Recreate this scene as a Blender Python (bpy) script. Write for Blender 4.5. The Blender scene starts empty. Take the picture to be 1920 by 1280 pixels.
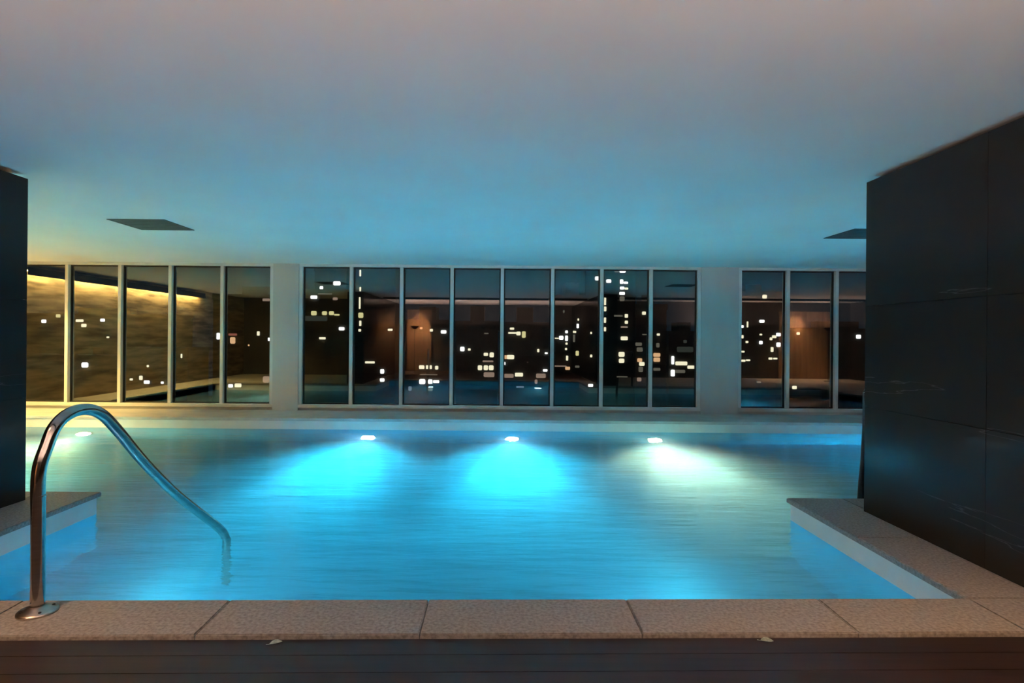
import bpy, bmesh, math, random
from mathutils import Matrix, Vector
random.seed(7)
S = bpy.context.scene
COL = S.collection

# ------------------------------------------------------------------ camera
F, EYE = 1100.0, 1.45
ROLL = math.radians(0.5)
VPX, VPY = -25.0, -8.0
cd = bpy.data.cameras.new('camera')
cam = bpy.data.objects.new('camera', cd)
COL.objects.link(cam)
cd.sensor_width = 36.0
cd.lens = 36.0 * F / 1920.0
cd.shift_x = -VPX / 1920.0
cd.shift_y = VPY / 1920.0
cd.clip_end = 600
cam.matrix_world = Matrix.Translation((0, 0, EYE)) @ Matrix.Rotation(math.pi / 2, 4, 'X') @ Matrix.Rotation(ROLL, 4, 'Z')
S.camera = cam

# ------------------------------------------------------------------ world, exposure
w = bpy.data.worlds.new('night_sky')
S.world = w
w.use_nodes = True
w.node_tree.nodes['Background'].inputs[0].default_value = (0.18, 0.42, 0.62, 1)
w.node_tree.nodes['Background'].inputs[1].default_value = 0.014
S.view_settings.view_transform = 'Standard'
S.view_settings.look = 'None'
S.view_settings.gamma = 1
S.view_settings.use_curve_mapping = False
S.view_settings.exposure = 1.0
S.cycles.max_bounces = 8
S.cycles.diffuse_bounces = 3
S.cycles.glossy_bounces = 3
S.cycles.transmission_bounces = 4
S.cycles.use_light_tree = False
S.cycles.transparent_max_bounces = 12
S.cycles.sample_clamp_indirect = 20.0
S.cycles.use_denoising = True

LAMP_COOL, LAMP_WARM = 1880.0, 1500.0     # underwater lamps, W
COVE_STONE = 300.0                        # yellow cove over the stone wall
UPLIGHT, DOWNLIGHT = 80.0, 150.0          # warm lamps on and over the deck, W

_c, _s = math.cos(ROLL), math.sin(ROLL)
_j0 = (_c * VPX + _s * VPY, -_s * VPX + _c * VPY)


def at(px, py, Y):
    ix, iy = px - 960.0, py - 640.0
    jx, jy = _c * ix + _s * iy, -_s * ix + _c * iy
    return Vector(((jx - _j0[0]) / F * Y, Y, EYE - (jy - _j0[1]) / F * Y))


# ------------------------------------------------------------------ materials
def newmat(name):
    m = bpy.data.materials.new(name)
    m.use_nodes = True
    nt = m.node_tree
    nt.nodes.clear()
    out = nt.nodes.new('ShaderNodeOutputMaterial')
    return m, nt, out


def N(nt, typ, **kw):
    n = nt.nodes.new(typ)
    for k, v in kw.items():
        if k.startswith('i_'):
            key = k[2:].replace('_', ' ')
            n.inputs[int(key) if key.isdigit() else key].default_value = v
        else:
            setattr(n, k, v)
    return n


def coords(nt, scale=(1, 1, 1)):
    g = N(nt, 'ShaderNodeNewGeometry')
    mp = N(nt, 'ShaderNodeMapping')
    mp.inputs['Scale'].default_value = scale
    nt.links.new(g.outputs['Position'], mp.inputs[0])
    return mp.outputs[0]


def mottled(name, c1, c2, scale=(8, 8, 8), rough=0.6, bump=0.0, detail=6, nscale=1.0, metallic=0.0, spec=0.5, lo=0.35, hi=0.65, coat=0.0):
    m, nt, out = newmat(name)
    b = N(nt, 'ShaderNodeBsdfPrincipled')
    b.inputs['Roughness'].default_value = rough
    b.inputs['Metallic'].default_value = metallic
    b.inputs['Specular IOR Level'].default_value = spec
    b.inputs['Coat Weight'].default_value = coat
    n = N(nt, 'ShaderNodeTexNoise')
    n.inputs['Scale'].default_value = nscale
    n.inputs['Detail'].default_value = detail
    nt.links.new(coords(nt, scale), n.inputs['Vector'])
    r = N(nt, 'ShaderNodeValToRGB')
    r.color_ramp.elements[0].position = lo
    r.color_ramp.elements[0].color = (*c1, 1)
    r.color_ramp.elements[1].position = hi
    r.color_ramp.elements[1].color = (*c2, 1)
    nt.links.new(n.outputs[0], r.inputs[0])
    nt.links.new(r.outputs[0], b.inputs['Base Color'])
    if bump:
        bp = N(nt, 'ShaderNodeBump')
        bp.inputs['Strength'].default_value = bump
        bp.inputs['Distance'].default_value = 0.01
        nt.links.new(n.outputs[0], bp.inputs['Height'])
        nt.links.new(bp.outputs[0], b.inputs['Normal'])
    nt.links.new(b.outputs[0], out.inputs[0])
    return m


def emit(name, col, strength, sample=False):
    m, nt, out = newmat(name)
    if not sample:
        m.cycles.emission_sampling = 'NONE'
    e = N(nt, 'ShaderNodeEmission')
    e.inputs[0].default_value = (*col, 1)
    e.inputs[1].default_value = strength
    nt.links.new(e.outputs[0], out.inputs[0])
    return m


M = {}
M['ceiling'] = mottled('ceiling_paint', (.87, .87, .87), (.90, .90, .90), (1, 1, 1), .9, 0)
M['pier'] = mottled('pier_paint', (.50, .50, .49), (.55, .55, .54), (2, 2, .5), .6, 0)
M['frame'] = mottled('frame_paint', (.62, .62, .60), (.68, .68, .66), (3, 3, 3), .45, 0)
M['gasket'] = mottled('gasket_rubber', (.01, .01, .01), (.015, .015, .015), (3, 3, 3), .6, 0)
M['deckstone'] = mottled('deck_stone', (.50, .49, .46), (.60, .58, .55), (3, 3, 3), .5, .05)
M['coping'] = mottled('coping_stone', (.17, .157, .148), (.315, .297, .283), (55, 55, 55), .6, .3, detail=12, lo=.32, hi=.64)
M['poolband'] = mottled('pool_plaster', (.78, .78, .75), (.83, .83, .80), (4, 4, 4), .5, 0)
M['tile'] = mottled('pool_tile', (.09, .55, .76), (.11, .60, .81), (1.5, 1.5, 1.5), .6, 0)
M['wood'] = mottled('dark_deck_wood', (.012, .0055, .0045), (.024, .010, .008), (1.2, 22, 22), .5, .08, detail=8)
M['dirt'] = mottled('deck_substrate', (.006, .005, .005), (.01, .009, .008), (4, 4, 4), .9, 0)
M['steel'] = mottled('polished_steel', (.40, .38, .36), (.47, .45, .43), (8, 8, 60), .11, .02, metallic=1.0)
M['brushed'] = mottled('brushed_steel', (.42, .38, .34), (.55, .50, .45), (20, 20, 20), .32, .05, metallic=1.0)
M['darksteel'] = mottled('dark_steel', (.02, .02, .025), (.03, .03, .035), (8, 8, 30), .3, 0, metallic=.6)
M['vent'] = mottled('vent_metal', (.06, .065, .065), (.08, .085, .085), (5, 5, 5), .6, 0)
M['ventdark'] = mottled('vent_inside', (.012, .012, .012), (.02, .02, .02), (5, 5, 5), .8, 0)
M['stonewall'] = mottled('rough_ledge_stone', (.16, .12, .08), (.52, .42, .28), (1.2, 1.2, 9), .75, .9, detail=8)
M['panel'] = mottled('warm_timber_panel', (.22, .14, .085), (.32, .21, .13), (10, 10, .6), .5, .05)
M['plasterdark'] = mottled('dark_plaster', (.05, .046, .042), (.075, .07, .064), (1, 1, 1), .7, 0)
M['leaf'] = mottled('pale_leaf', (.34, .46, .40), (.62, .72, .66), (90, 90, 90), .5, .1)
M['building'] = mottled('night_facade', (.035, .034, .034), (.05, .048, .046), (.2, .2, .05), .8, 0)
M['building2'] = mottled('night_facade_concrete', (.06, .055, .05), (.085, .08, .07), (.2, .2, .5), .8, 0)
M['cove_yellow'] = emit('cove_led_yellow', (1, .66, .20), COVE_STONE, True)
M['lens_cool'] = emit('pool_lens_cool', (.80, .95, 1), 60)
M['lens_warm'] = emit('pool_lens_warm', (1, .90, .66), 60)
M['down_lens'] = emit('downlight_lens', (1, .72, .42), 12)
LIT = {k: emit('window_light_' + k, c, s) for k, c, s in [
    ('white', (1, .97, .92), 1.9), ('cream', (1, .86, .60), 0.85), ('yellow', (1, .85, .40), 0.55),
    ('orange', (1, .55, .28), 0.6), ('peach', (1, .66, .50), 0.22), ('dim', (1, .85, .65), 0.09),
    ('facade_glow', (.8, .9, .75), 0.025), ('blue', (.6, .8, 1), 0.16), ('red', (1, .3, .2), 0.2)]}


def black_stone():
    m, nt, out = newmat('black_polished_stone')
    b = N(nt, 'ShaderNodeBsdfPrincipled')
    b.inputs['Roughness'].default_value = .14
    b.inputs['Specular IOR Level'].default_value = .06
    v = coords(nt, (1, .22, 3.4))
    n = N(nt, 'ShaderNodeTexNoise', i_Scale=1.1, i_Detail=7)
    nt.links.new(v, n.inputs['Vector'])
    # thin pale streaks where the noise crosses one value
    a = N(nt, 'ShaderNodeMath', operation='SUBTRACT')
    a.inputs[1].default_value = .66
    nt.links.new(n.outputs[0], a.inputs[0])
    ab = N(nt, 'ShaderNodeMath', operation='ABSOLUTE')
    nt.links.new(a.outputs[0], ab.inputs[0])
    r = N(nt, 'ShaderNodeValToRGB')
    r.color_ramp.elements[0].position = 0.0
    r.color_ramp.elements[0].color = (.075, .072, .07, 1)
    r.color_ramp.elements[1].position = .004
    r.color_ramp.elements[1].color = (.030, .029, .027, 1)
    nt.links.new(ab.outputs[0], r.inputs[0])
    nt.links.new(r.outputs[0], b.inputs['Base Color'])
    nt.links.new(b.outputs[0], out.inputs[0])
    return m


M['black'] = black_stone()


def glass():
    m, nt, out = newmat('window_glass')
    t = N(nt, 'ShaderNodeBsdfTransparent')
    t.inputs[0].default_value = (.80, .84, .84, 1)
    g = N(nt, 'ShaderNodeBsdfGlossy')
    g.inputs['Roughness'].default_value = 0.012
    g.inputs['Color'].default_value = (1, 1, 1, 1)
    fr = N(nt, 'ShaderNodeFresnel')
    ge = N(nt, 'ShaderNodeNewGeometry')
    io = N(nt, 'ShaderNodeMapRange')      # thin pane: same reflectance on both faces
    io.inputs['To Min'].default_value = 1.95
    io.inputs['To Max'].default_value = 1 / 1.95
    nt.links.new(ge.outputs['Backfacing'], io.inputs['Value'])
    nt.links.new(io.outputs[0], fr.inputs[0])
    mx = N(nt, 'ShaderNodeMixShader')
    nt.links.new(fr.outputs[0], mx.inputs[0])
    nt.links.new(t.outputs[0], mx.inputs[1])
    nt.links.new(g.outputs[0], mx.inputs[2])
    nt.links.new(mx.outputs[0], out.inputs[0])
    return m


M['glass'] = glass()


def water():
    m, nt, out = newmat('pool_water')
    rf = N(nt, 'ShaderNodeBsdfRefraction')
    rf.inputs['IOR'].default_value = 1.33
    rf.inputs['Roughness'].default_value = .06
    gl = N(nt, 'ShaderNodeBsdfGlossy')
    gl.inputs['Roughness'].default_value = .20
    fr = N(nt, 'ShaderNodeFresnel')
    fr.inputs[0].default_value = 1.33
    mx = N(nt, 'ShaderNodeMixShader')
    n1 = N(nt, 'ShaderNodeTexNoise', i_Scale=1.0, i_Detail=4)
    nt.links.new(coords(nt, (.9, 4.2, 1)), n1.inputs['Vector'])
    n2 = N(nt, 'ShaderNodeTexNoise', i_Scale=1.0, i_Detail=2)
    nt.links.new(coords(nt, (3, 14, 1)), n2.inputs['Vector'])
    ad = N(nt, 'ShaderNodeMath', operation='MULTIPLY_ADD')
    ad.inputs[1].default_value = .25
    nt.links.new(n2.outputs[0], ad.inputs[0])
    nt.links.new(n1.outputs[0], ad.inputs[2])
    bp = N(nt, 'ShaderNodeBump')
    bp.inputs['Strength'].default_value = .55
    bp.inputs['Distance'].default_value = .04
    nt.links.new(ad.outputs[0], bp.inputs['Height'])
    for s in (rf, gl, fr):
        nt.links.new(bp.outputs[0], s.inputs['Normal'])
    nt.links.new(fr.outputs[0], mx.inputs[0])
    nt.links.new(rf.outputs[0], mx.inputs[1])
    nt.links.new(gl.outputs[0], mx.inputs[2])
    nt.links.new(mx.outputs[0], out.inputs['Surface'])
    va = N(nt, 'ShaderNodeVolumeAbsorption')
    va.inputs['Color'].default_value = (.20, .80, .95, 1)
    va.inputs['Density'].default_value = .26
    vs = N(nt, 'ShaderNodeVolumeScatter')
    vs.inputs['Color'].default_value = (.75, .94, 1, 1)
    vs.inputs['Density'].default_value = .32
    vs.inputs['Anisotropy'].default_value = .5
    ad2 = N(nt, 'ShaderNodeAddShader')
    nt.links.new(va.outputs[0], ad2.inputs[0])
    nt.links.new(vs.outputs[0], ad2.inputs[1])
    nt.links.new(ad2.outputs[0], out.inputs['Volume'])
    return m


M['water'] = water()


# ------------------------------------------------------------------ mesh helpers
def box(bm, x0, x1, y0, y1, z0, z1, bev=0.0, seg=1):
    r = bmesh.ops.create_cube(bm, size=1.0)
    vs = r['verts']
    for v in vs:
        v.co = Vector((x0 + (v.co.x + .5) * (x1 - x0), y0 + (v.co.y + .5) * (y1 - y0), z0 + (v.co.z + .5) * (z1 - z0)))
    if bev:
        es = list({e for v in vs for e in v.link_edges})
        bmesh.ops.bevel(bm, geom=es, offset=bev, segments=seg, affect='EDGES')
    return vs


def tube(bm, pts, r, n=16, cap=True):
    pts = [Vector(p) for p in pts]
    rings = []
    up = None
    for i, p in enumerate(pts):
        d = (pts[min(i + 1, len(pts) - 1)] - pts[max(i - 1, 0)]).normalized()
        if up is None:
            a = Vector((1, 0, 0)) if abs(d.x) < .9 else Vector((0, 1, 0))
            up = (a - d * a.dot(d)).normalized()
        up = (up - d * up.dot(d)).normalized()
        s = d.cross(up)
        rr = r[i] if isinstance(r, (list, tuple)) else r
        rings.append([bm.verts.new(p + (up * math.cos(2 * math.pi * k / n) + s * math.sin(2 * math.pi * k / n)) * rr) for k in range(n)])
    for a, b in zip(rings, rings[1:]):
        for k in range(n):
            bm.faces.new((a[k], a[(k + 1) % n], b[(k + 1) % n], b[k]))
    if cap:
        bm.faces.new(list(reversed(rings[0])))
        bm.faces.new(rings[-1])


def lathe(bm, prof, centre, axis='Z', n=24):
    cx, cy, cz = centre
    rings = []
    for r, h in prof:
        ring = []
        for k in range(n):
            a = 2 * math.pi * k / n
            u, v = r * math.cos(a), r * math.sin(a)
            ring.append(bm.verts.new((cx + u, cy + v, cz + h) if axis == 'Z' else (cx + u, cy + h, cz + v)))
        rings.append(ring)
    for a, b in zip(rings, rings[1:]):
        for k in range(n):
            bm.faces.new((a[k], a[(k + 1) % n], b[(k + 1) % n], b[k]))
    bm.faces.new(list(reversed(rings[0])))
    bm.faces.new(rings[-1])


def props(o, label=None, cat=None, group=None, kind=None):
    if label: o['label'] = label
    if cat: o['category'] = cat
    if group: o['group'] = group
    if kind: o['kind'] = kind
    return o


def obj(name, bm, mat, parent=None, smooth=False, **kw):
    bmesh.ops.recalc_face_normals(bm, faces=bm.faces)
    me = bpy.data.meshes.new(name)
    bm.to_mesh(me)
    bm.free()
    me.materials.append(M[mat] if isinstance(mat, str) else mat)
    if smooth:
        for p in me.polygons:
            p.use_smooth = True
    o = bpy.data.objects.new(name, me)
    COL.objects.link(o)
    if parent:
        o.parent = parent
    return props(o, **kw)


def bobj(name, ext, mat, parent=None, bev=0.0, seg=1, **kw):
    bm = bmesh.new()
    box(bm, *ext, bev=bev, seg=seg)
    return obj(name, bm, mat, parent, **kw)


def empty(name, **kw):
    o = bpy.data.objects.new(name, None)
    COL.objects.link(o)
    return props(o, **kw)


def rebase(root, p):
    """move a thing's Empty to its base without moving its parts"""
    root.location = p
    for c in root.children:
        c.location = Vector(c.location) - Vector(p)


# ------------------------------------------------------------------ dimensions
CEIL = 2.835
WL, WR = -4.10, 3.11           # inner faces of the dark walls
YL, YR = 5.10, 4.98            # their far ends
PXL, PXR = -3.66, 2.68         # sides of the near pool bay
PYN, PYM, PYF = 3.24, 5.36, 10.30   # near edge, bay mouth, far edge of the pool
MXL, MXR = -8.45, 9.6          # ends of the main pool
WAT = -0.195
GLS = 11.40                    # glass line
SK = 0.024                     # the near edge runs very slightly askew
FLOOR_D, FLOOR_S = -1.27, -1.18


def ny(x, y):
    return y + SK * x


# ------------------------------------------------------------------ setting: shell
bobj('ceiling', (-9.9, 13.4, -2.6, 11.75, CEIL, CEIL + .2), 'ceiling', kind='structure', label='smooth white ceiling above the pool lit teal from below')
bobj('wall_left', (-9.9, -9.5, -2.6, 11.75, -2, CEIL), 'stonewall', kind='structure', label='rough stone wall under the yellow cove, seen reflected in the glass')
bobj('wall_right', (13.1, 13.4, -2.6, 11.75, -2, CEIL), 'plasterdark', kind='structure')
bobj('wall_back', (-9.9, 13.4, -2.6, -2.3, -2, CEIL), 'plasterdark', kind='structure', label='dark wall at the rear of the deck')
bobj('wall_back_right', (WR + .5, 13.1, .8, 1.0, 0, CEIL), 'plasterdark', kind='structure')
bobj('wall_back_left', (-9.5, WL - .5, .8, 1.0, 0, CEIL), 'plasterdark', kind='structure')

bobj('trim_1', (WL, WR, 2.02, 2.12, CEIL - .07, CEIL), 'darksteel', kind='structure', label='dark downstand trim across the ceiling over the deck')
bobj('trim_2', (WR + .5, 13.1, 2.9, 3.0, CEIL - .07, CEIL), 'darksteel', kind='structure')

# pool basin
bobj('pool_floor', (MXL, MXR, PYM, PYF, FLOOR_D - .2, FLOOR_D), 'tile', kind='structure', label='pale blue main pool floor')


def prism(name, pts, z0, z1, mat, **kw):
    bm = bmesh.new()
    a = [bm.verts.new((x, y, z0)) for x, y in pts]
    b = [bm.verts.new((x, y, z1)) for x, y in pts]
    n = len(pts)
    bm.faces.new(list(reversed(a)))
    bm.faces.new(b)
    for k in range(n):
        bm.faces.new((a[k], a[(k + 1) % n], b[(k + 1) % n], b[k]))
    return obj(name, bm, mat, **kw)


nl, nr = ny(PXL, PYN), ny(PXR, PYN)
prism('pool_shelf', [(PXL, nl), (PXR, nr), (PXR, PYM), (PXL, PYM)], FLOOR_D - .2, FLOOR_S, 'tile', kind='structure', label='shallow floor of the near pool bay')
T = .3
prism('pool_wall_near', [(PXL - T, ny(PXL - T, PYN) - T), (PXR + T, ny(PXR + T, PYN) - T), (PXR + T, ny(PXR + T, PYN)), (PXL - T, ny(PXL - T, PYN))], FLOOR_D - .2, -.04, 'tile', kind='structure')


def pool_side(name, x0, x1, y0, y1):
    # tiled below the waterline, pale plaster above it
    bobj(name, (x0, x1, y0, y1, FLOOR_D - .2, WAT - .002), 'tile', kind='structure')
    bobj(name.replace('pool_wall', 'pool_upstand'), (x0, x1, y0, y1, WAT - .002, -.04), 'poolband', kind='structure')


pool_side('pool_wall_bay_left', PXL - T, PXL, nl - .01, PYM)
pool_side('pool_wall_bay_right', PXR, PXR + T, nr, PYM)
pool_side('pool_wall_mid_left', MXL - T, PXL - T, PYM - T, PYM)
pool_side('pool_wall_mid_right', PXR + T, MXR + T, PYM - T, PYM)
pool_side('pool_wall_left', MXL - T, MXL, PYM, PYF)
pool_side('pool_wall_right', MXR, MXR + T, PYM, PYF)
pool_side('pool_wall_far', MXL - T, MXR + T, PYF, PYF + T)

# water body (closed, laps a little into the walls)
e = .004
wp = [(PXL - e, nl - e), (PXR + e, nr - e), (PXR + e, PYM - e), (MXR + e, PYM - e), (MXR + e, PYF + e), (MXL - e, PYF + e), (MXL - e, PYM - e), (PXL - e, PYM - e)]
prism('pool_water', wp, FLOOR_D - .1, WAT, 'water', kind='stuff', label='calm glowing turquoise water filling the pool', cat='water')

# decks
bobj('floor_far', (-9.5, 13.1, PYF + .12, GLS + .35, -.3, 0), 'deckstone', kind='structure', label='pale stone deck strip between pool and windows')
bobj('floor_far_edge', (MXL, MXR, PYF - .015, PYF + .12, -.05, .002), 'deckstone', kind='structure', bev=.006)
bobj('floor_side_left', (-9.5, MXL, .8, PYF + .12, -.3, 0), 'deckstone', kind='structure')
bobj('floor_side_right', (MXR, 13.1, .8, PYF + .12, -.3, 0), 'deckstone', kind='structure')
bobj('floor_room_left', (MXL, WL, .8, PYM - .4, -.3, 0), 'deckstone', kind='structure')
bobj('floor_room_right', (WR, MXR, .8, PYM - .4, -.3, 0), 'deckstone', kind='structure')

# coping around the bay: single slabs
cop = empty('pool_coping', kind='structure', label='grey brown stone slabs edging the near pool bay')


def slab(pts, z0=-.040, z1=0.0):
    bm = bmesh.new()
    a = [bm.verts.new((x, y, z0)) for x, y in pts]
    b = [bm.verts.new((x, y, z1)) for x, y in pts]
    bm.faces.new(list(reversed(a)))
    tf = bm.faces.new(b)
    for k in range(4):
        bm.faces.new((a[k], a[(k + 1) % 4], b[(k + 1) % 4], b[k]))
    bmesh.ops.bevel(bm, geom=list(tf.edges), offset=.006, segments=2, affect='EDGES')
    return obj('coping_slab', bm, 'coping', cop)


g = .0022
LIP = .025
FRONT_Y = 2.87
xs = [-4.60, -3.65, -2.56, -1.456, -.374, .72, 1.80, 2.66, 3.60]
for x0, x1 in zip(xs, xs[1:]):
    slab([(x0 + g, ny(x0, FRONT_Y)), (x1 - g, ny(x1, FRONT_Y)), (x1 - g, ny(x1, PYN + .01)), (x0 + g, ny(x0, PYN + .01))])
ys = [PYN + .01, 4.32, PYM + LIP]
for y0, y1 in zip(ys, ys[1:]):
    k = SK if y0 == ys[0] else 0
    slab([(PXR - LIP, y0 + g + k * PXR), (WR + .05, y0 + g + k * WR), (WR + .05, y1 - g), (PXR - LIP, y1 - g)])
    slab([(WL - .05, y0 + g + k * WL), (PXL + LIP, y0 + g + k * PXL), (PXL + LIP, y1 - g), (WL - .05, y1 - g)])
for x0, x1 in [(WR + .05, 4.2), (4.2, 5.3), (5.3, 6.4), (6.4, 7.5), (7.5, 8.6), (8.6, 9.6), (-8.45, -7.4), (-7.4, -6.3), (-6.3, -5.2), (-5.2, WL - .05)]:
    slab([(x0 + g, PYM - .4), (x1 - g, PYM - .4), (x1 - g, PYM + LIP), (x0 + g, PYM + LIP)])

# dark timber deck under the camera
deck = bobj('floor_deck', (WL - .5, WR + .5, -2.3, FRONT_Y + .2, -.30, -.075), 'dirt', kind='structure', label='dark stained timber deck in front of the coping')
bw = .142
for i in range(36):
    y1 = FRONT_Y - .006 - i * bw
    bm = bmesh.new()
    x0, x1 = WL, WR
    pts = [(x0, ny(x0, y1 - bw + .004)), (x1, ny(x1, y1 - bw + .004)), (x1, ny(x1, y1)), (x0, ny(x0, y1))]
    a = [bm.verts.new((x, y, -.07)) for x, y in pts]
    b = [bm.verts.new((x, y, -.022)) for x, y in pts]
    bm.faces.new(list(reversed(a)))
    tf = bm.faces.new(b)
    for k in range(4):
        bm.faces.new((a[k], a[(k + 1) % 4], b[(k + 1) % 4], b[k]))
    obj('deck_board', bm, 'wood', deck)

# black stone partitions either side of the bay
def partition(name, xin, xout, yend, label):
    lo, hi = min(xin, xout), max(xin, xout)
    sgn = 1 if xout > xin else -1
    core = bobj(name, (lo + .02, hi - .02, -2.3, yend - .02, .0, CEIL - .045), 'gasket', kind='structure', label=label)
    zs = [0.0, .89, 1.74, CEIL - .045]
    ye = [yend - .001]
    while ye[-1] > -2.2:
        ye.append(max(ye[-1] - 1.24, -2.3))
    for r, (z0, z1) in enumerate(zip(zs, zs[1:])):
        for y1, y0 in zip(ye, ye[1:]):
            for face in (xin, xout):
                s = sgn if face == xin else -sgn
                xa, xb = sorted((face, face + s * .022))
                o = bobj('stone_slab', (xa, xb, y0 + .0015, y1 - .0015, z0 + .0015, z1 - .0015), 'black', core, bev=.001)
        bobj('stone_slab', (lo + .024, hi - .024, yend - .02, yend, z0 + .0015, z1 - .0015), 'black', core, bev=.001)
    return core


partition('wall_partition_right', WR, WR + .5, YR, 'large partition of polished black stone slabs on the right')
partition('wall_partition_left', WL, WL - .5, YL, 'narrow end of a polished black stone partition on the left')

# ------------------------------------------------------------------ glazed far wall
def wx(px):
    return at(px, 632, GLS).x


SILL, HEAD = .12, CEIL - .05


def glazing(name, cells, label):
    root = empty(name, kind='structure', label=label)
    x0, x1 = cells[0], cells[-1]
    bobj('sill_rail', (x0 - .03, x1 + .03, GLS - .08, GLS + .12, .055, SILL), 'frame', root, bev=.004)
    bobj('plinth', (x0 - .03, x1 + .03, GLS - .03, GLS + .10, 0, .055), 'pier', root)
    bobj('head_rail', (x0 - .03, x1 + .03, GLS - .06, GLS + .12, HEAD, CEIL), 'frame', root, bev=.004)
    for x in cells:
        bobj('mullion', (x - .032, x + .032, GLS - .06, GLS + .12, SILL, HEAD), 'frame', root, bev=.004)
    for a, b in zip(cells, cells[1:]):
        bm = bmesh.new()
        for q in ((a + .032, a + .055, SILL, HEAD), (b - .055, b - .032, SILL, HEAD), (a + .055, b - .055, SILL, SILL + .025), (a + .055, b - .055, HEAD - .025, HEAD)):
            box(bm, q[0], q[1], GLS + .01, GLS + .05, q[2], q[3])
        gk = bm
        tilt = random.uniform(-.0012, .0012)
        bm = bmesh.new()
        vs = box(bm, a + .04, b - .04, GLS + .026, GLS + .034, SILL + .01, HEAD - .01)
        for v in vs:
            v.co.y += tilt * (v.co.x - (a + b) / 2)
        pn = obj('pane', bm, 'glass', root)
        obj('gasket', gk, 'gasket', pn)
    return root


P = (wx(660) - wx(565)) 
left_cells = [wx(p) for p in (-62, 33, 128, 227, 321, 418, 511)]
left_cells = [-9.47] + [c for c in left_cells if c > -9.4]
mid_cells = [wx(p) for p in (565, 659, 753, 847, 941, 1035, 1127, 1219, 1309)]
right_cells = [wx(p) for p in (1385, 1475, 1566, 1658, 1750, 1842, 1934, 2026, 2118)]
glazing('window_1', left_cells, 'left run of tall night windows by the stone wall')
glazing('window_2', mid_cells, 'middle run of eight tall night windows over the city')
glazing('window_3', right_cells, 'right run of tall night windows beside the black partition')
bobj('wall_pier_left', (left_cells[-1] + .03, mid_cells[0] - .03, GLS - .075, GLS + .3, 0, CEIL), 'pier', kind='structure', bev=.004, label='pale painted pier left of the middle windows')
bobj('wall_pier_right', (mid_cells[-1] + .03, right_cells[0] - .03, GLS - .075, GLS + .3, 0, CEIL), 'pier', kind='structure', bev=.004, label='pale painted pier right of the middle windows')
bobj('wall_pier_end', (right_cells[-1] + .03, 13.1, GLS - .075, GLS + .3, 0, CEIL), 'pier', kind='structure')

# ------------------------------------------------------------------ ceiling vents
def vent(cx, cy, size, label):
    root = empty('ceiling_vent', label=label, cat='vent', group='square ceiling vents')
    root.location = (cx, cy, CEIL)
    h = size / 2
    bm = bmesh.new()
    fw = .035
    for q in ((-h, h, -h, -h + fw), (-h, h, h - fw, h), (-h, -h + fw, -h + fw, h - fw), (h - fw, h, -h + fw, h - fw)):
        box(bm, q[0], q[1], q[2], q[3], -.008, 0, bev=.002)
    obj('frame', bm, 'vent', root)
    bobj('backing', (-h + .02, h - .02, -h + .02, h - .02, -.002, -.0005), 'ventdark', root)
    for k in range(7):
        y = -h + fw + (k + .5) * (size - 2 * fw) / 7
        bm = bmesh.new()
        vs = box(bm, -h + fw, h - fw, y - .03, y + .03, -.006, -.003)
        for v in vs:
            v.co.z += (v.co.y - y) * -.05
        obj('slat', bm, 'vent', root)
    return root


vent(-4.39, 7.42, .70, 'square dark grey ceiling vent on the left side')
vent(4.75, 7.62, .70, 'square dark grey ceiling vent half hidden by right partition')

# ------------------------------------------------------------------ underwater lamps
def pool_lamp(loc, ry, warm, label, group='round underwater pool lamps', power=1.0, tint=None, rz=0.0, spill=1.0):
    root = empty('pool_lamp', label=label, cat='lamp', group=group)
    root.location = loc
    root.rotation_euler = (0, 0, rz)      # faces -Y at 0
    bm = bmesh.new()
    lathe(bm, [(.150, 0), (.150, -.02), (.140, -.03), (.115, -.032), (.112, -.010)], (0, 0, 0), 'Y', 28)
    obj('bezel', bm, 'steel', root, smooth=False)
    bm = bmesh.new()
    lathe(bm, [(.110, -.011), (.110, -.020), (.08, -.034), (.03, -.040)], (0, 0, 0), 'Y', 28)
    obj('lens', bm, 'lens_warm' if warm else 'lens_cool', root, smooth=True)
    for deg, k, dn in ((44, 1.5, -4), (96, .40, 0), (70, .05 * spill, 42)):
        ld = bpy.data.lights.new('pool_lamp_beam', 'SPOT')
        ld.energy = (LAMP_WARM if warm else LAMP_COOL) * power * k
        ld.color = tint or ((1, .72, .42) if warm else (.07, .77, 1))
        if deg == 40 and not warm:
            ld.color = (.20, .80, 1)          # whiter core of the beam
        ld.spot_size = math.radians(deg)
        ld.spot_blend = 1.0
        ld.shadow_soft_size = .09
        lo = bpy.data.objects.new('pool_lamp_beam', ld)
        COL.objects.link(lo)
        lo.parent = root
        lo.location = (0, -.14, 0)
        lo.rotation_euler = (math.radians(ry + dn - 90), 0, 0)
    return root


LZ = -.90
pool_lamp((-2.27, PYF, LZ), 12, False, 'white underwater lamp on far pool wall, left of centre')
pool_lamp((.25, PYF, LZ), 12, False, 'white underwater lamp in the middle of the far pool wall')
pool_lamp((2.75, PYF, LZ), 12, True, 'warm white underwater lamp on far pool wall, right of centre')
pool_lamp((-7.25, PYF, LZ), 12, True, 'warm underwater lamp at the far left behind the handrail', power=1.3, tint=(1, .66, .26))

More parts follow.
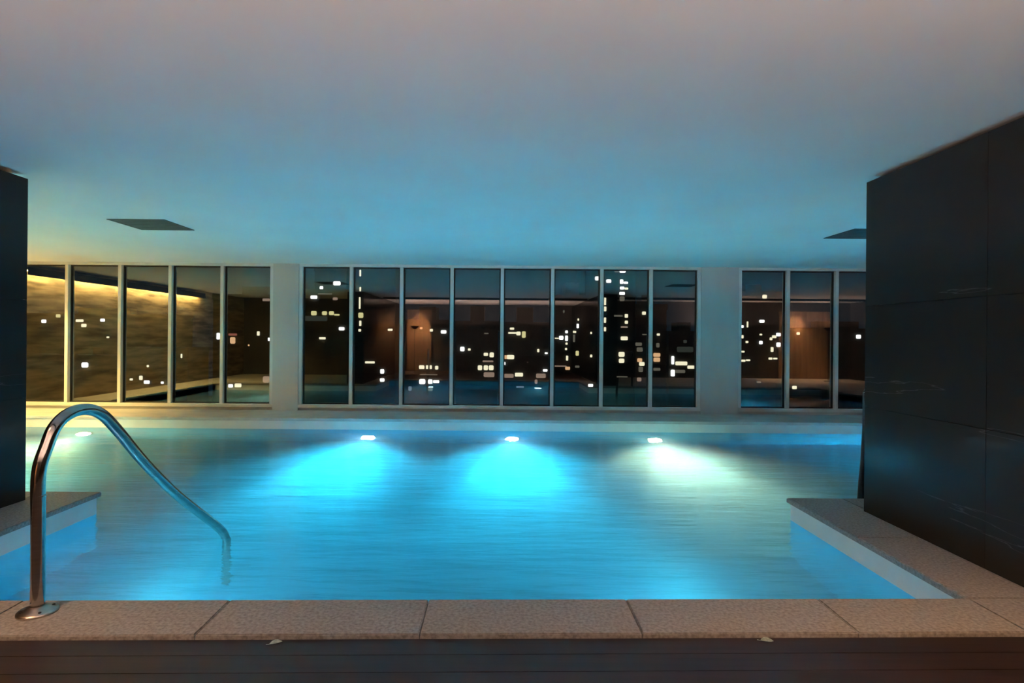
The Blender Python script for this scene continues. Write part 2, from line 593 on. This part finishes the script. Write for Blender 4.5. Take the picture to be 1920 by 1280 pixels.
for x, lb in ((-2.3, 'added fill lamp hidden on the near bay wall by the handrail'), (1.3, 'added fill lamp hidden on the near bay wall away from the handrail')):  # unseen lamps added to brighten the water in the bay
    pool_lamp((x, ny(x, PYN), -.62), -2, False, lb, rz=math.pi, power=.125, spill=0.0)
pool_lamp((-6.4, PYM, LZ), 32, True, 'added warm fill lamp hidden underwater left of the bay', rz=math.pi, power=4.0, spill=16)  # added out of view, lifts the ceiling glow and warms the left water
pool_lamp((6.6, PYM, LZ), 34, False, 'added fill lamp hidden underwater right of the bay', rz=math.pi, power=8.0, spill=18)  # added behind the partition to strengthen the teal on the ceiling

# ------------------------------------------------------------------ room lamps (seen in the glass, plus added deck downlights)
cv = empty('cove_light', label='yellow cove strip along the top of the stone wall', cat='lamp')
bobj('cove_shelf', (-9.49, -9.28, 4.3, 11.3, 2.72, 2.75), 'plasterdark', cv)
bobj('fascia', (-9.30, -9.28, 4.3, 11.3, 2.60, 2.72), 'plasterdark', cv)
bobj('led_strip', (-9.43, -9.40, 4.35, 11.25, 2.69, 2.715), 'cove_yellow', cv)
rebase(cv, (-9.49, 7.8, 2.72))


def spot(root, loc, watt, col, deg, rx=0.0, ry=0.0, soft=.05, blend=.9):
    ld = bpy.data.lights.new('lamp_beam', 'SPOT')
    ld.energy = watt
    ld.color = col
    ld.spot_size = math.radians(deg)
    ld.spot_blend = blend
    ld.shadow_soft_size = soft
    lo = bpy.data.objects.new('lamp_beam', ld)
    COL.objects.link(lo)
    lo.parent = root
    lo.location = loc
    lo.rotation_euler = (rx, ry, 0)


def downlight(x, y, label, watt, deg=80):
    root = empty('downlight', label=label, cat='lamp', group='warm recessed downlights')
    root.location = (x, y, CEIL)
    bm = bmesh.new()
    lathe(bm, [(.07, 0), (.07, -.012), (.052, -.014), (.050, -.004)], (0, 0, 0), 'Z', 20)
    obj('trim_ring', bm, 'frame', root)
    bm = bmesh.new()
    lathe(bm, [(.048, -.005), (.048, -.008)], (0, 0, 0), 'Z', 20)
    obj('lens', bm, 'down_lens', root)
    spot(root, (0, 0, -.03), watt, (1, .52, .23), deg)


def uplighter(x, y, z0, label, watt):
    """floor standing uplighter: foot, stem, bowl"""
    root = empty('floor_uplighter', label=label, cat='floor lamp', group='floor uplighters behind the pool bay')
    root.location = (x, y, z0)
    bm = bmesh.new()
    lathe(bm, [(.15, 0), (.15, .012), (.13, .022), (.02, .03)], (0, 0, 0), 'Z', 28)
    obj('foot', bm, 'darksteel', root)
    bm = bmesh.new()
    tube(bm, [(0, 0, .02), (0, 0, 1.0), (0, 0, 1.78)], .012, 12)
    obj('stem', bm, 'darksteel', root)
    bm = bmesh.new()
    lathe(bm, [(.02, 1.76), (.07, 1.78), (.13, 1.83), (.16, 1.88), (.152, 1.88), (.12, 1.835), (.05, 1.80)], (0, 0, 0), 'Z', 28)
    obj('bowl', bm, 'darksteel', root)
    spot(root, (0, 0, 1.90), watt, (1, .64, .48), 179, rx=math.pi, soft=.10, blend=.05)


bobj('wall_panel_left', (-3.95, -2.9, -2.3, -2.26, 0, 2.6), 'panel', kind='structure', label='warm timber panel on the rear wall')
bobj('wall_panel_right', (10.4, 12.6, 1.0, 1.04, 0, 2.5), 'panel', kind='structure', label='warm timber panel in the right hand room')
downlight(-3.45, -1.95, 'warm downlight over the rear timber panel', DOWNLIGHT * 5)
downlight(11.0, 1.4, 'warm downlight over the panel in the right hand room', DOWNLIGHT * 3)
downlight(-3.0, 1.55, 'added warm downlight over the deck by the left partition', DOWNLIGHT, 110)  # added overhead, out of view, to warm the coping
downlight(2.35, 1.55, 'added warm downlight over the deck by the right partition', DOWNLIGHT, 110)  # likewise added for the warm light on the right coping
for x, lb in ((-3.3, 'slim dark uplighter standing nearest the left partition'), (-.6, 'slim dark uplighter standing in the middle of the deck'), (1.75, 'slim dark uplighter standing nearest the right partition')):
    uplighter(x, .0, -.022, lb, UPLIGHT)
uplighter(8.0, 1.6, 0, 'slim dark uplighter in the room right of the partition', UPLIGHT)
uplighter(11.6, 2.2, 0, 'slim dark uplighter near the panel in the right hand room', UPLIGHT * .6)

# ------------------------------------------------------------------ handrail
def handrail():
    root = empty('pool_handrail', label='bent polished steel handrail running from the coping into the water', cat='handrail')
    yb = 3.05
    X = lambda y: -2.385 + .185 * (y - yb) / 1.70

    def on(px, py):
        u = at(px, py, 1.0).x
        # X(y) = u*y
        y = (-2.385 - .185 * yb / 1.70) / (u - .185 / 1.70)
        return at(px, py, y)
    ctrl = [Vector((X(yb), yb, 0.0)), Vector((X(yb), yb, .45)), Vector((X(yb), yb, .72))]
    ctrl += [on(88, 835), on(103, 800), on(128, 776), on(160, 767), on(190, 776), on(220, 806), on(270, 866), on(330, 926), on(390, 973), on(412, 991), on(423, 1008)]
    end = ctrl[-1]
    ctrl += [Vector((end.x, end.y + .02, -.35)), Vector((end.x, end.y + .02, -1.19))]
    # Catmull-Rom
    pts = []
    for i in range(len(ctrl) - 1):
        p0, p1, p2, p3 = ctrl[max(i - 1, 0)], ctrl[i], ctrl[i + 1], ctrl[min(i + 2, len(ctrl) - 1)]
        for k in range(6):
            t = k / 6
            pts.append(.5 * ((2 * p1) + (p2 - p0) * t + (2 * p0 - 5 * p1 + 4 * p2 - p3) * t * t + (3 * p1 - p0 - 3 * p2 + p3) * t ** 3))
    pts.append(ctrl[-1])
    bm = bmesh.new()
    tube(bm, pts, .0325, 20)
    obj('rail', bm, 'steel', root, smooth=True)
    bm = bmesh.new()
    lathe(bm, [(.092, 0), (.092, .008), (.085, .016), (.06, .022), (.042, .034), (.036, .036)], (X(yb), yb, 0), 'Z', 32)
    fl = obj('base_flange', bm, 'brushed', root, smooth=True)
    bm = bmesh.new()
    lathe(bm, [(.0335, 0), (.0345, .002), (.0345, .008), (.0335, .01)], (X(yb), yb, .60), 'Z', 24)
    obj('joint_collar', bm, 'steel', root, smooth=True)
    for a in (0, 1, 2, 3):
        bm = bmesh.new()
        lathe(bm, [(.008, 0), (.008, .004), (.005, .006)], (X(yb) + .068 * math.cos(a * 1.57 + .8), yb + .068 * math.sin(a * 1.57 + .8), .018), 'Z', 8)
        obj('screw', bm, 'darksteel', fl)
    rebase(root, (X(yb), yb, 0))
    return root


handrail()

# second rail, only its dark edge shows past the right partition
r2 = empty('pool_handrail', label='dark handrail post peeking out beyond the right partition end', cat='handrail')
yb = 5.62
xb = at(1614, 900, yb).x
bm = bmesh.new()
tube(bm, [(xb + .05, yb, .95), (xb + .045, yb, .6), (xb + .03, yb, .3), (xb + .012, yb, .1), (xb, yb, -.1), (xb, yb, -.6), (xb, yb, FLOOR_D)], .032, 14)
obj('rail', bm, 'darksteel', r2, smooth=True)
bm = bmesh.new()
tube(bm, [(xb + .05, yb, .95), (xb + .08, yb - .02, 1.02), (xb + .16, yb - .06, 1.04), (xb + .5, yb - .3, 1.04), (xb + .55, yb - .42, 1.0), (xb + .55, yb - .46, .9), (xb + .55, yb - .46, 0)], .032, 14)
obj('top_bend', bm, 'darksteel', r2, smooth=True)
rebase(r2, (xb + .55, yb - .46, 0))

# ------------------------------------------------------------------ two leaves on the deck
def leaf(px, py, L, W, rot, label):
    y = (EYE + .022) * F / ((py - 632) - (px - 960) * _s)
    p = at(px, py, y)
    bm = bmesh.new()
    n = 8
    L0, R0, C0 = [], [], []
    for i in range(n + 1):
        t = i / n
        wv = W * (math.sin(math.pi * t) ** .8) * .5
        x = (t - .5) * L
        zc = .006 * math.sin(math.pi * t)
        C0.append(bm.verts.new((x, 0, .002 + zc * .3)))
        L0.append(bm.verts.new((x, wv, .004 + zc)))
        R0.append(bm.verts.new((x, -wv, .004 + zc)))
    for i in range(n):
        for A in (L0, R0):
            try:
                bm.faces.new((C0[i], C0[i + 1], A[i + 1], A[i]))
            except ValueError:
                pass
    ext = bmesh.ops.solidify(bm, geom=bm.faces[:], thickness=.0008)
    root = empty('fallen_leaf', label=label, cat='leaf', group='fallen leaves on the deck')
    root.location = (p.x, p.y, -.021)
    root.rotation_euler = (0, 0, rot)
    obj('blade', bm, 'leaf', root)
    bm = bmesh.new()
    tube(bm, [(-L * .5, 0, .003), (-L * .62, .003, .003), (-L * .72, .006, .002)], .0012, 6)
    obj('stalk', bm, 'leaf', root)


leaf(517, 1206, .060, .040, .5, 'small narrow grey green leaf lying on the deck left of centre')
leaf(1438, 1202, .062, .045, -.1, 'small pale leaf lying on the deck right of centre')

# ------------------------------------------------------------------ the city at night
def building(label, px0, px1, ytop, D, wins, depth=9, mat='building', floors=3.2, name='apartment_building', plant=True):
    a, b = at(px0, ytop, D), at(px1, ytop, D)
    cx = (a.x + b.x) / 2
    root = empty(name, label=label, cat='building', group='buildings beyond the windows')
    root.location = (cx, D, -32)
    W, Hh = (b.x - a.x) / 2, a.z + 32
    bobj('body', (-W, W, 0, depth, 0, Hh), mat, root)
    bobj('parapet', (-W - .15, W + .15, -.15, depth + .15, Hh - .5, Hh + .5), mat, root)
    z = Hh - floors
    k = 0
    while z > Hh - floors * 9 and z > 3:
        bobj('floor_band', (-W - .08, W + .08, -.12, 0, z - .2, z + .1), mat, root)
        z -= floors
        k += 1
    if plant:
        bobj('roof_plant', (-W * .4, W * .3, depth * .3, depth * .7, Hh, Hh + 2.2), mat, root)
    for x, y, ww, hh, c in wins:
        p = at(x, y, D)
        sx, sz = ww * D / F / 2, hh * D / F / 2
        bobj('window', (p.x - cx - sx, p.x - cx + sx, -.22, -.1, p.z + 32 - sz, p.z + 32 + sz), LIT[c], root, bev=min(sx, sz) * .35)  # also used for glowing wall bands and reflections
    return root


building('low terrace of houses far left behind the first panes', 40, 224, 668, 138,
         [(160, 684, 11, 9, 'white')], mat='building')
building('far hillside block behind the leftmost panes with scattered lights', 50, 330, 590, 165,
         [(83, 602, 8, 6, 'white'), (110, 592, 8, 6, 'yellow'), (150, 601, 14, 5, 'cream'), (158, 610, 9, 6, 'cream'), (193, 600, 8, 5, 'white'), (203, 632, 5, 3, 'cream')], mat='building')
building('dark block behind the third and fourth panes from the left', 232, 352, 655, 124,
         [(278, 686, 4, 4, 'cream'), (247, 711, 6, 4, 'cream'), (265, 708, 6, 8, 'cream'), (276, 716, 10, 6, 'white'), (305, 717, 5, 4, 'white'), (341, 667, 3, 8, 'cream')])
building('dark block with an orange sign light left of the left pier', 400, 540, 556, 110,
         [(410, 630, 6, 12, 'white'), (437, 638, 9, 12, 'orange'), (437, 627, 16, 4, 'red'), (485, 625, 5, 8, 'cream'), (467, 647, 3, 3, 'orange'), (500, 562, 14, 5, 'peach'), (500, 711, 12, 12, 'peach'), (433, 723, 8, 6, 'white'), (447, 722, 12, 7, 'cream'), (505, 636, 4, 6, 'white')])
building('apartment block with a yellow lit row beside the left pier', 560, 660, 547, 98,
         [(589, 557, 12, 6, 'white'), (629, 560, 9, 5, 'peach'), (610, 551, 26, 2, 'dim'), (589, 587, 10, 8, 'yellow'), (609, 587, 9, 7, 'yellow'), (622, 587, 9, 7, 'yellow'), (632, 590, 10, 3, 'yellow'), (592, 597, 44, 9, 'facade_glow'), (641, 616, 10, 6, 'white'), (605, 634, 12, 4, 'cream')], mat='building2', plant=False)  # the wide dim strip is a pale balcony band made to glow
building('added slim tower behind the yellow lit block holding bright dots', 590, 650, 505, 150,
         [(603, 540, 6, 7, 'white'), (632, 531, 13, 7, 'white')])  # tower added only to carry these bright dots
building('very tall dark tower with a thin line of stair lights', 667, 742, 490, 84,
         [(676, 512, 3, 12, 'cream'), (676, 542, 3, 8, 'cream'), (675, 568, 3, 22, 'cream'), (677, 591, 9, 10, 'yellow'), (676, 606, 4, 10, 'cream'), (675, 619, 5, 5, 'cream'), (732, 618, 9, 4, 'cream'), (694, 679, 18, 4, 'cream'), (717, 696, 7, 8, 'white'), (717, 712, 8, 6, 'white')])
building('mid rise block with two bright rows of windows below', 752, 846, 606, 72,
         [(790, 615, 5, 4, 'orange'), (809, 619, 6, 5, 'cream'), (832, 622, 10, 6, 'white'), (791, 688, 10, 7, 'cream'), (801, 688, 4, 7, 'cream'), (808, 688, 4, 7, 'cream'), (819, 689, 6, 7, 'cream'), (804, 702, 32, 2, 'dim'), (792, 715, 11, 9, 'white'), (807, 715, 8, 8, 'white'), (818, 715, 11, 5, 'white'), (769, 728, 6, 8, 'blue'), (807, 729, 9, 7, 'dim')], mat='building2')  # lowest blue and dim panes are reflections, built as glowing boxes
building('office block with peach lit floors left of centre', 856, 934, 610, 62,
         [(867, 654, 8, 8, 'white'), (880, 655, 5, 4, 'cream'), (912, 625, 8, 2, 'dim'), (911, 664, 8, 6, 'cream'), (922, 665, 8, 9, 'cream'), (915, 677, 20, 3, 'peach'), (900, 689, 8, 9, 'cream'), (911, 689, 8, 9, 'cream'), (921, 689, 9, 9, 'cream'), (917, 702, 20, 9, 'peach')])
building('wide low block with peach lights in the centre', 944, 1034, 612, 63,
         [(960, 616, 8, 4, 'cream'), (962, 624, 18, 3, 'cream'), (972, 625, 8, 7, 'cream'), (982, 627, 7, 12, 'yellow'), (957, 669, 14, 8, 'cream'), (948, 669, 5, 7, 'orange'), (946, 681, 3, 5, 'white'), (973, 702, 15, 7, 'cream'), (954, 704, 18, 7, 'peach'), (1014, 704, 18, 8, 'peach'), (1005, 715, 5, 8, 'peach'), (1022, 694, 8, 4, 'white'), (1009, 657, 4, 6, 'cream'), (1024, 662, 5, 3, 'white'), (975, 725, 14, 3, 'blue')], mat='building2')
building('apartment tower with a column of small lights right of centre', 1042, 1118, 560, 70,
         [(1062, 622, 5, 5, 'white'), (1062, 634, 5, 10, 'white'), (1052, 633, 8, 7, 'white'), (1043, 634, 9, 2, 'cream'), (1062, 644, 4, 4, 'cream'), (1061, 654, 4, 4, 'cream'), (1063, 671, 4, 9, 'cream'), (1050, 686, 24, 2, 'peach'), (1064, 690, 9, 6, 'orange'), (1083, 611, 4, 8, 'white'), (1084, 599, 3, 4, 'cream'), (1077, 622, 6, 4, 'cream'), (1082, 662, 6, 9, 'yellow'), (1082, 687, 8, 4, 'dim'), (1108, 624, 3, 4, 'cream'), (1108, 667, 4, 5, 'cream'), (1107, 722, 9, 5, 'white'), (1076, 634, 4, 14, 'dim'), (1057, 584, 2, 5, 'dim')])
building('tallest tower with a stack of white windows right of centre', 1098, 1192, 470, 84,
         [(1119, 522, 7, 7, 'white'), (1107, 556, 5, 5, 'white'), (1141, 527, 9, 6, 'white'), (1167, 507, 11, 9, 'white'), (1156, 508, 9, 5, 'dim'), (1165, 528, 6, 8, 'white'), (1173, 530, 8, 4, 'white'), (1166, 540, 8, 5, 'white'), (1174, 541, 7, 4, 'cream'), (1166, 550, 10, 5, 'white'), (1166, 560, 9, 9, 'dim'), (1159, 592, 16, 3, 'dim'), (1174, 592, 6, 7, 'cream'), (1174, 604, 6, 6, 'cream'), (1170, 613, 13, 3, 'peach'), (1170, 634, 13, 7, 'cream'), (1165, 664, 11, 9, 'cream'), (1165, 676, 10, 8, 'cream'), (1166, 706, 20, 2, 'dim'), (1134, 565, 4, 14, 'cream'), (1134, 579, 5, 9, 'cream'), (1134, 600, 4, 10, 'cream'), (1134, 617, 4, 8, 'cream')])
building('block with orange lit windows left of the right pier', 1193, 1250, 575, 98,
         [(1207, 587, 7, 6, 'cream'), (1197, 645, 12, 6, 'dim'), (1199, 655, 11, 8, 'dim'), (1199, 675, 9, 7, 'orange'), (1203, 682, 10, 7, 'cream'), (1201, 692, 8, 10, 'dim'), (1198, 711, 8, 7, 'peach'), (1208, 627, 8, 2, 'dim'), (1234, 627, 6, 4, 'cream'), (1233, 647, 6, 8, 'dim'), (1231, 665, 13, 7, 'orange'), (1231, 674, 12, 8, 'orange'), (1231, 692, 13, 5, 'dim')], mat='building2')
building('greenish low building with a bright canopy by the right pier', 1254, 1330, 625, 112,
         [(1261, 675, 5, 15, 'white'), (1261, 699, 7, 12, 'white'), (1277, 681, 22, 7, 'cream'), (1295, 688, 13, 6, 'cream'), (1274, 696, 20, 6, 'dim'), (1284, 640, 6, 6, 'facade_glow'), (1284, 655, 30, 10, 'facade_glow')], mat='building2')  # the last entries are greenish wall panels made to glow
building('dark residential tower seen through the first pane of right run', 1380, 1470, 550, 126,
         [(1433, 556, 8, 7, 'cream'), (1428, 602, 9, 5, 'white'), (1401, 608, 3, 11, 'cream'), (1391, 612, 5, 5, 'white'), (1391, 631, 5, 6, 'cream'), (1426, 627, 5, 3, 'cream'), (1426, 642, 6, 6, 'white'), (1400, 641, 5, 4, 'cream'), (1392, 659, 7, 3, 'cream'), (1393, 676, 8, 4, 'cream'), (1402, 675, 8, 3, 'cream'), (1459, 627, 8, 6, 'white'), (1451, 631, 8, 5, 'cream'), (1445, 635, 5, 5, 'cream'), (1459, 646, 7, 8, 'white'), (1447, 655, 5, 9, 'cream'), (1444, 672, 7, 4, 'cream'), (1453, 672, 8, 3, 'cream'), (1422, 716, 8, 3, 'dim')])
building('low dark block seen through the rightmost panes', 1480, 1700, 618, 142,
         [(1489, 726, 8, 6, 'cream'), (1609, 631, 8, 7, 'white'), (1496, 625, 6, 5, 'cream')])
bobj('city_ground', (-220, 220, 20, 320, -33, -32), 'building', kind='structure', label='dark city ground far below')
